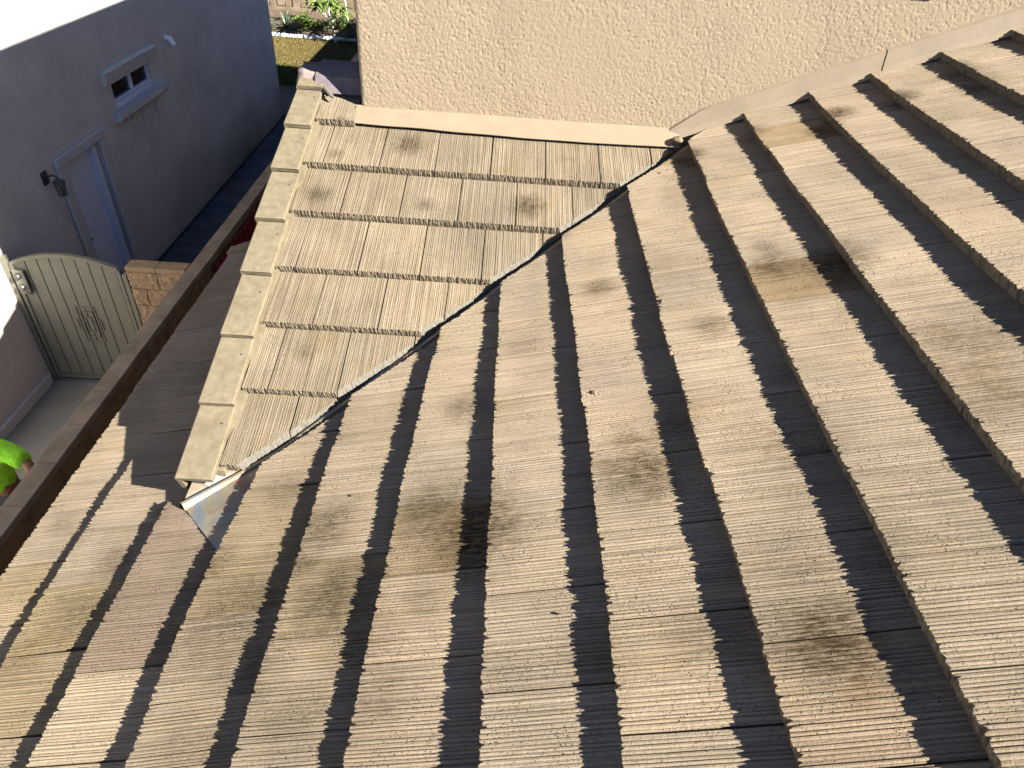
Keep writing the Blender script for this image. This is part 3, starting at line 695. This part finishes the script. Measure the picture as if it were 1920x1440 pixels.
# return wall of split-face block beside the gate
rw = empty('return_wall', (-4.47, 2.2, ZG), label='short rough split-face block wall between the gate and boundary wall', cat='wall')
o = boxo('mortar_core', (-.29, .29, -.06, .06, 0, 1.64), M_BLK); o.parent = rw
SPL = [block_mesh('block', .292, .15, .192, M_SPLIT, .005, .010, 12, i+4) for i in range(4)]
SPH = block_mesh('block', .145, .15, .192, M_SPLIT, .005, .010, 10, 11)
for r in range(8):
    z = ZC-.06-.1-.2*r
    if r % 2 == 0:
        for i in (0, 1): place(SPL[(r+i) % 4], 'block', (-4.77+.148+i*.298, 2.2, z), rw)
    else:
        place(SPH, 'block', (-4.77+.073, 2.2, z), rw); place(SPL[r % 4], 'block', (-4.77+.297, 2.2, z), rw); place(SPH, 'block', (-4.77+.52, 2.2, z), rw)
CPS = block_mesh('cap_block', .30, .16, .055, M_SPLIT, .004, .004, 1, 3)
for i in (0, 1): place(CPS, 'cap_block', (-4.77+.15+i*.303, 2.2, ZC-.0315), rw)
# red board fence beyond, fixed against the wall's house side
rf = empty('red_board_fence', (-3.95, 5, ZG), label='dark red vertical board fence against the house side of the block wall', cat='fence')
y = 2.42
RBM = block_mesh('board', .022, .125, 1.60, M_RED, .002)
while y < 9:
    place(RBM, 'board', (-3.955+Rb.uniform(-.004, .004), y, ZG+.82), rf); y += .148
o = boxo('rail', (-.055, -.02, -2.6, 4.1, 1.3, 1.38), M_RED); o.parent = rf
o = boxo('rail', (-.055, -.02, -2.6, 4.1, .35, .43), M_RED); o.parent = rf

# ================================================================== GATE
GY = 2.31
gt = empty('side_gate', (-5.5, GY, ZG), label='cream metal side gate with an arched top and a square scroll ornament', cat='gate')
def ing(o, p=None): o.parent = p or gt; return o
GX0, GX1 = -.56, .54       # local x of the leaf
def arch(x): t = (x-(-.01))/.55; return 1.545+.125*(1-t*t)
NS = 8; w = (GX1-GX0-.05)/NS
for i in range(NS):
    xa = GX0+.025+i*w; xb = xa+w-.011; bm = bmesh.new()
    prism(bm, [Vector((xa, -.006, .10)), Vector((xb, -.006, .10)), Vector((xb, -.006, arch(xb)-.015)), Vector(((xa+xb)/2, -.006, arch((xa+xb)/2)-.015)), Vector((xa, -.006, arch(xa)-.015))], Vector((0, .012, 0)))
    ing(mesh_obj('slat', bm, M_GATE))
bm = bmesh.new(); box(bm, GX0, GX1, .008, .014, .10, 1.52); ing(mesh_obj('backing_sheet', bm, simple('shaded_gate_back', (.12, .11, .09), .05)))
bm = bmesh.new()
pts = [(GX0+(GX1-GX0)*i/20) for i in range(21)]
for a, b in zip(pts, pts[1:]):
    prism(bm, [Vector((a, -.022, arch(a)-.022)), Vector((a, -.022, arch(a)+.016)), Vector((b, -.022, arch(b)+.016)), Vector((b, -.022, arch(b)-.022))], Vector((0, .044, 0)))
box(bm, GX0-.016, GX0+.022, -.02, .02, .05, arch(GX0)-.0); box(bm, GX1-.022, GX1+.016, -.02, .02, .05, arch(GX1)-.0); box(bm, GX0+.022, GX1-.022, -.019, .019, .05, .095)
ing(mesh_obj('gate_frame', bm, M_GATE))
bm = bmesh.new(); box(bm, GX0-.085, GX0-.03, -.03, .03, 0, 1.62)
ing(mesh_obj('post', bm, M_GATE))
bm = bmesh.new(); box(bm, GX1+.035, GX1+.08, -.03, .03, 0, 1.50); ing(mesh_obj('post', bm, M_GATE))
bm = bmesh.new()
def bar(x0, z0, x1, z1, t=.0045):
    box(bm, min(x0, x1)-t, max(x0, x1)+t, -.017, -.007, min(z0, z1)-t, max(z0, z1)+t)
oc_, oz = .04, .83
for (a, b) in ((.10, .225), (.065, .16), (.03, .09)):
    bar(oc_-a, oz-b, oc_+a, oz-b); bar(oc_-a, oz+b, oc_+a, oz+b); bar(oc_-a, oz-b, oc_-a, oz+b); bar(oc_+a, oz-b, oc_+a, oz+b)
for s in (-1, 1):
    bar(oc_+s*.10, oz+.06, oc_+s*.13, oz+.06); bar(oc_+s*.13, oz-.06, oc_+s*.13, oz+.06); bar(oc_+s*.10, oz-.06, oc_+s*.13, oz-.06)
    bar(oc_, oz+s*.09, oc_, oz+s*.16); bar(oc_+.03*s, oz-.03*s, oc_+.065*s, oz-.03*s); bar(oc_, oz+s*.16, oc_, oz+s*.225)
ing(mesh_obj('scroll_ornament', bm, M_GATE))
lock = ing(boxo('lock_plate', (GX0+.0, GX0+.12, -.05, -.022, 1.20, 1.48), M_GATE, bev=.004))
for z in (1.42, 1.29):
    bm = bmesh.new(); tube(bm, [(GX0+.055, -.05, z), (GX0+.055, -.075, z), (GX0+.055, -.09, z)], [.036, .036, .026], 12); ing(mesh_obj('knob', bm, M_DARKM), lock)
bm = bmesh.new(); tube(bm, [(GX0+.055, -.09, 1.27), (GX0+.12, -.095, 1.25), (GX0+.16, -.09, 1.23)], .009, 6); ing(mesh_obj('lever', bm, M_DARKM), lock)

# ================================================================== BACK FENCE AND PLANTS
bf = empty('back_fence', (-8, 22.9, ZG), label='sun-bleached wooden board fence at the back of the garden', cat='fence')
M_FW = simple('weathered_fence_wood', (0.216, 0.168, 0.112), .25, 3, .9, .003, 30)
x = -12.4; i = 0
FB = [block_mesh('board', .245, .022, 1.95, M_FW, .004) for _ in range(1)]
while x < -4.4:
    o = place(FB[0], 'board', (x, 22.9+(i % 2)*.035+Rb.uniform(-.012, .012), ZG+1.16+Rb.uniform(-.03, .03)), bf); o.rotation_euler = (0, Rb.uniform(-.008, .008), 0); x += .27; i += 1
o = boxo('rail', (-4.4, 3.6, .03, .08, .5, .6), M_FW); o.parent = bf
o = boxo('rail', (-4.4, 3.6, .03, .08, 1.6, 1.7), M_FW); o.parent = bf
o = boxo('gravel_board', (-4.4, 3.6, -.03, .02, .0, .17), M_FW); o.parent = bf
def leafmat(name, a, b, sc=6):
    t = NT(name, .6, .3); P = t.pos(); t.col(t.mix(t.ramp(t.noise(P, sc, 3), .35, .65), a, b)); return t.m
M_AG = leafmat('agave_green', (.03, .07, .05), (.20, .25, .15), 25); M_AG2 = leafmat('agave_edge', (.4, .42, .28), (.5, .48, .3))
M_LF = leafmat('fresh_leaf', (.06, .11, .02), (.19, .26, .06)); M_LD = leafmat('dark_leaf', (.03, .05, .015), (.09, .12, .035)); M_STEM = simple('pale_stem', (.55, .52, .46), .15, 9)
def blade(bm, o, az, el, L, w, curve, mat=0):
    pts = []; d0 = Vector((math.cos(az)*math.cos(el), math.sin(az)*math.cos(el), math.sin(el))); side = Vector((-math.sin(az), math.cos(az), 0))
    p = Vector(o); d = d0.copy(); prev = None
    for i in range(6):
        t = i/5; ww = w*(.75+.6*t-1.35*t*t) if t < 1 else .002
        a, c, b = bm.verts.new(p-side*ww), bm.verts.new(p-Vector((0, 0, ww*.35))), bm.verts.new(p+side*ww)
        if prev: bm.faces.new((prev[0], prev[1], c, a)).material_index = mat; bm.faces.new((prev[1], prev[2], b, c)).material_index = mat
        prev = (a, c, b); d = (d+Vector((0, 0, -curve))).normalized(); p = p+d*(L/5)
def agave(loc, s, label, seed):
    Ra = random.Random(seed); e = empty('agave', loc, label=label, cat='plant', group='agaves along the back bed')
    for i in range(26):
        bm = bmesh.new(); t = i/26
        blade(bm, (0, 0, .03), i*2.4, .25+1.0*t+Ra.uniform(-.1, .1), s*Ra.uniform(.6, .85), s*.055, .18-.1*t)
        o = mesh_obj('leaf', bm, M_AG, e); 
def bush(name, loc, r, n, mat, label, seed, leaf=.07, hz=.8, group=None, cat='shrub'):
    Ra = random.Random(seed); e = empty(name, loc, label=label, cat=cat, group=group)
    bm = bmesh.new(); cl = [(Vector((Ra.gauss(0, .45), Ra.gauss(0, .35), Ra.uniform(.15, 1)))*r, Ra.uniform(.25, .5)*r) for _ in range(11)]
    for i in range(n):
        c, cr = cl[i % 11]; p = c+Vector((Ra.gauss(0, 1), Ra.gauss(0, 1), Ra.gauss(0, 1))).normalized()*cr*Ra.uniform(.4, 1); p.z = max(.03, p.z*hz)
        a = Ra.uniform(0, math.tau); blade2(bm, p, a, Ra.uniform(-.4, 1.1), leaf*Ra.uniform(.6, 1.4), leaf*.28)
    mesh_obj('foliage', bm, mat, e, recalc=False)
    bm = bmesh.new()
    for i in range(6): tube(bm, [(0, 0, 0), cl[i][0]*.5, cl[i][0]], [.02, .014, .006], 5)
    mesh_obj('stem', bm, M_STEM if False else M_WOODD, e); return e
def blade2(bm, p, az, el, L, w):
    d = Vector((math.cos(az)*math.cos(el), math.sin(az)*math.cos(el), math.sin(el))); s = Vector((-math.sin(az), math.cos(az), 0))*w
    m = p+d*L*.45; bm.faces.new([bm.verts.new(q) for q in (p, m-s, p+d*L-Vector((0, 0, L*.15)), m+s)])
zb = ZG+.08
agave((-8.85, 20.0, zb), .75, 'variegated agave beside the grey house corner, leftmost in the bed', 1)
agave((-8.2, 20.05, zb), .8, 'blue-green agave right of the leftmost one, in front of the fence', 2)
bush('leafy_shrub', (-7.65, 20.2, zb), .45, 1500, M_LF, 'rounded light green shrub between the agaves and the plumeria', 3)
bush('leafy_shrub', (-7.2, 20.1, zb), .33, 1000, M_LF, 'low yellow-green shrub behind the white kerb', 4)
bush('spiny_shrub', (-6.6, 20.6, zb), .4, 700, M_LD, 'dark sparse shrub under the fence, left of the tall stems', 6, leaf=.1)
bush('shaded_shrub', (-5.75, 19.2, ZG), .9, 1600, M_LD, 'dark green shrub in the shade beside the stucco corner', 8, leaf=.11)
def plumeria(loc, h, seed, label):
    Ra = random.Random(seed); e = empty('plumeria', loc, label=label, cat='plant', group='plumerias by the stucco corner')
    tips = []
    bm = bmesh.new(); base = Vector((0, 0, 0)); f1 = Vector((Ra.uniform(-.12, .12), 0, h*.5)); tube(bm, [base, f1], [.035, .028], 7)
    mesh_obj('trunk', bm, M_STEM, e)
    for k in range(4):
        tp = f1+Vector((Ra.uniform(-.45, .45), Ra.uniform(-.3, .3), h*Ra.uniform(.25, .55))); bm = bmesh.new()
        tube(bm, [f1, (f1+tp)/2+Vector((Ra.uniform(-.05, .05), 0, -.05)), tp], [.026, .022, .018], 6); mesh_obj('branch', bm, M_STEM, e); tips.append(tp)
    bm = bmesh.new()
    for tp in tips:
        for i in range(20): blade(bm, tp+Vector((0, 0, -.12*i/20)), Ra.uniform(0, math.tau), Ra.uniform(-.1, .9), Ra.uniform(.3, .5), .05, .22)
    mesh_obj('foliage', bm, M_LF, e)
plumeria((-6.45, 19.1, ZG), 1.15, 1, 'tall plumeria with bare white stems nearest the stucco corner')
plumeria((-6.95, 20.1, zb), 1.0, 2, 'plumeria with drooping long leaves just left of the tallest one')
plumeria((-6.35, 20.6, zb), 1.7, 3, 'plumeria rising highest against the wooden fence')

# ================================================================== PERSON BY THE BLOCK WALL
M_SKIN = simple('brown_skin', (.16, .075, .045), .08, 12, .55)
M_LIME = simple('lime_safety_shirt', (0.240, 0.600, 0.036), .12, 9, .95, .035, 9, spec=.05)
M_JEAN = simple('dark_trousers', (.03, .035, .05), .15, 12, .9)
M_HAIR = simple('dark_hair', (.015, .012, .01), .2, 40, .7)
def skin_mesh(name, nodes, edges, mat, parent, lv=2, root=0):
    me = bpy.data.meshes.new(name); me.from_pydata([n_[0] for n_ in nodes], edges, []); o = bpy.data.objects.new(name, me); COL.objects.link(o); o.parent = parent
    sm = o.modifiers.new('skin', 'SKIN'); me.skin_vertices or None
    if not me.skin_vertices: me.attributes.new('skin', 'FLOAT', 'POINT')
    for i, n_ in enumerate(nodes):
        sv = me.skin_vertices[0].data[i]; sv.radius = n_[1] if isinstance(n_[1], tuple) else (n_[1], n_[1]); sv.use_root = (i == root)
    sm.use_smooth_shade = True; sb = o.modifiers.new('sub', 'SUBSURF'); sb.levels = lv; sb.render_levels = lv
    bpy.context.view_layer.update(); dg = bpy.context.evaluated_depsgraph_get(); m2 = bpy.data.meshes.new_from_object(o.evaluated_get(dg)); o.modifiers.clear(); o.data = m2
    m2.materials.clear(); m2.materials.append(mat); m2.polygons.foreach_set('use_smooth', [True]*len(m2.polygons)); return o
pr = empty('person', (-4.92, -.22, ZG), label='person in a lime green shirt standing close beyond the block wall', cat='person'); pr.rotation_euler = (0, 0, -math.pi/2)
# local frame: x towards the block wall (front), y left side
BN = [((0, 0, .95), (.13, .16)), ((.0, .01, 1.15), (.11, .14)), ((.0, .02, 1.36), (.11, .16)), ((.02, .01, 1.50), .055), ((.03, 0, 1.56), .06), ((.05, 0, 1.66), (.085, .075)), ((.05, 0, 1.73), (.075, .07)),
      ((.0, -.19, 1.42), .052), ((.02, -.27, 1.13), .040), ((.16, -.26, .88), .030), ((.21, -.25, .80), .026),
      ((.0, .20, 1.42), .052), ((.11, .46, 1.36), .042), ((.34, .60, 1.22), .032), ((.41, .63, 1.18), .027),
      ((0, -.10, .90), .085), ((.04, -.11, .50), .058), ((-.02, -.12, .09), .042), ((.14, -.13, .035), .035),
      ((0, .10, .90), .085), ((.03, .11, .50), .058), ((-.02, .12, .09), .042), ((.14, .13, .035), .035)]
BE = [(0, 1), (1, 2), (2, 3), (3, 4), (4, 5), (5, 6), (2, 7), (7, 8), (8, 9), (9, 10), (2, 11), (11, 12), (12, 13), (13, 14), (0, 15), (15, 16), (16, 17), (17, 18), (0, 19), (19, 20), (20, 21), (21, 22)]
# hand fingers on the cap, one chain each
for base, side in ((10, -1), (14, 1)):
    b = Vector(BN[base][0])
    for f in range(4):
        off = Vector((.02, -.027+.018*f, .002)); i0 = len(BN)
        l = (.030, .034, .032, .025)[f]; dz = -.012 if base == 10 else -.02
        BN += [(tuple(b+off*.9+Vector((.03, 0, 0))), .0105), (tuple(b+off+Vector((.03+l, 0, dz*.5))), .0095), (tuple(b+off+Vector((.03+l*1.9, 0, dz*1.8))), .008)]
        BE += [(base, i0), (i0, i0+1), (i0+1, i0+2)]
    i0 = len(BN); BN += [(tuple(b+Vector((.005, -.045*side*-1, -.002))), .012), (tuple(b+Vector((.045, -.06*side*-1, -.01))), .009)]; BE += [(base, i0), (i0, i0+1)]
skin_mesh('body', BN, BE, M_SKIN, pr)
SN = [((0, 0, .93), (.15, .185)), ((.0, .01, 1.15), (.135, .165)), ((.0, .02, 1.36), (.13, .185)), ((.01, .01, 1.475), (.085, .075)), ((.0, -.19, 1.415), .078), ((.01, -.235, 1.27), .07), ((.02, -.265, 1.17), .062), ((.0, .20, 1.42), .085), ((.055, .34, 1.39), .082), ((.10, .44, 1.365), .072)]
SE = [(0, 1), (1, 2), (2, 3), (2, 4), (4, 5), (5, 6), (2, 7), (7, 8), (8, 9)]
skin_mesh('shirt', SN, SE, M_LIME, pr)
TN = [((0, 0, .93), (.145, .18)), ((0, -.10, .86), .105), ((.04, -.11, .50), .078), ((-.02, -.12, .10), .062), ((0, .10, .86), .105), ((.08, .11, .50), .078), ((.04, .12, .10), .062)]
skin_mesh('trousers', TN, [(0, 1), (1, 2), (2, 3), (0, 4), (4, 5), (5, 6)], M_JEAN, pr)
skin_mesh('hair', [((.03, 0, 1.69), (.085, .08)), ((.04, 0, 1.76), (.082, .076)), ((.03, 0, 1.79), (.06, .055))], [(0, 1), (1, 2)], M_HAIR, pr)
for s, x in ((-1, .14), (1, .14)):
    bm = bmesh.new(); box(bm, x-.17, x+.10, s*.125-.05, s*.125+.05, .0, .08, bev=.02); mesh_obj('shoe', bm, M_HAIR, pr)
bm = bmesh.new()
for s in (-1, 1): bmesh.ops.create_icosphere(bm, subdivisions=2, radius=.011, matrix=Matrix.Translation((.128, s*.032, 1.69)))
mesh_obj('eyes', bm, M_WHITE, pr)
bm = bmesh.new(); bmesh.ops.create_icosphere(bm, subdivisions=2, radius=.016, matrix=Matrix.Translation((.140, 0, 1.662))@Matrix.Diagonal((1, .8, 1.5, 1))); mesh_obj('nose', bm, M_SKIN, pr, smooth=True)
bm = bmesh.new(); bmesh.ops.create_icosphere(bm, subdivisions=2, radius=.02, matrix=Matrix.Translation((.124, 0, 1.625))@Matrix.Diagonal((.6, 1.1, .3, 1))); mesh_obj('mouth', bm, simple('lips', (.2, .07, .05)), pr, smooth=True)

# ================================================================== CRUMBS ON THE ROOF
def crumb(px, py, r, label, mat, gable=False, seed=0, flat=.5, cat='debris'):
    q = (on_gable if gable else on_main)(px, py, -.008)
    bm = bmesh.new(); bmesh.ops.create_icosphere(bm, subdivisions=2, radius=r)
    for v in bm.verts: v.co = Vector((v.co.x*1.3, v.co.y, v.co.z*flat))+Vector([noise.noise(v.co/r*1.2+Vector((seed, i*5, 0)))*r*.45 for i in range(3)])
    o = mesh_obj('mortar_crumb', bm, mat); o.location = q; o.rotation_euler = (.2, -.35, seed); return tag(o, label, cat)
crumb(1240, 567, .012, 'tan mortar crumb standing on a tile edge between two shadow bands right of centre', M_BROKEN, seed=1, flat=1.2)
crumb(1113, 738, .010, 'tan mortar crumb on a sunlit tile at the middle of the roof', M_BROKEN, seed=2, flat=1.1)
crumb(1073, 1152, .0045, 'tiny pale chip lying in a shadow band near the bottom of the roof', M_CUT, seed=3)
crumb(1250, 318, .005, 'small pale chip on the cut tile at the top of the valley', M_CUT, seed=5)
crumb(665, 928, .0045, 'small grey pebble on the tile two courses right of the valley foot', M_BROKEN, seed=6)
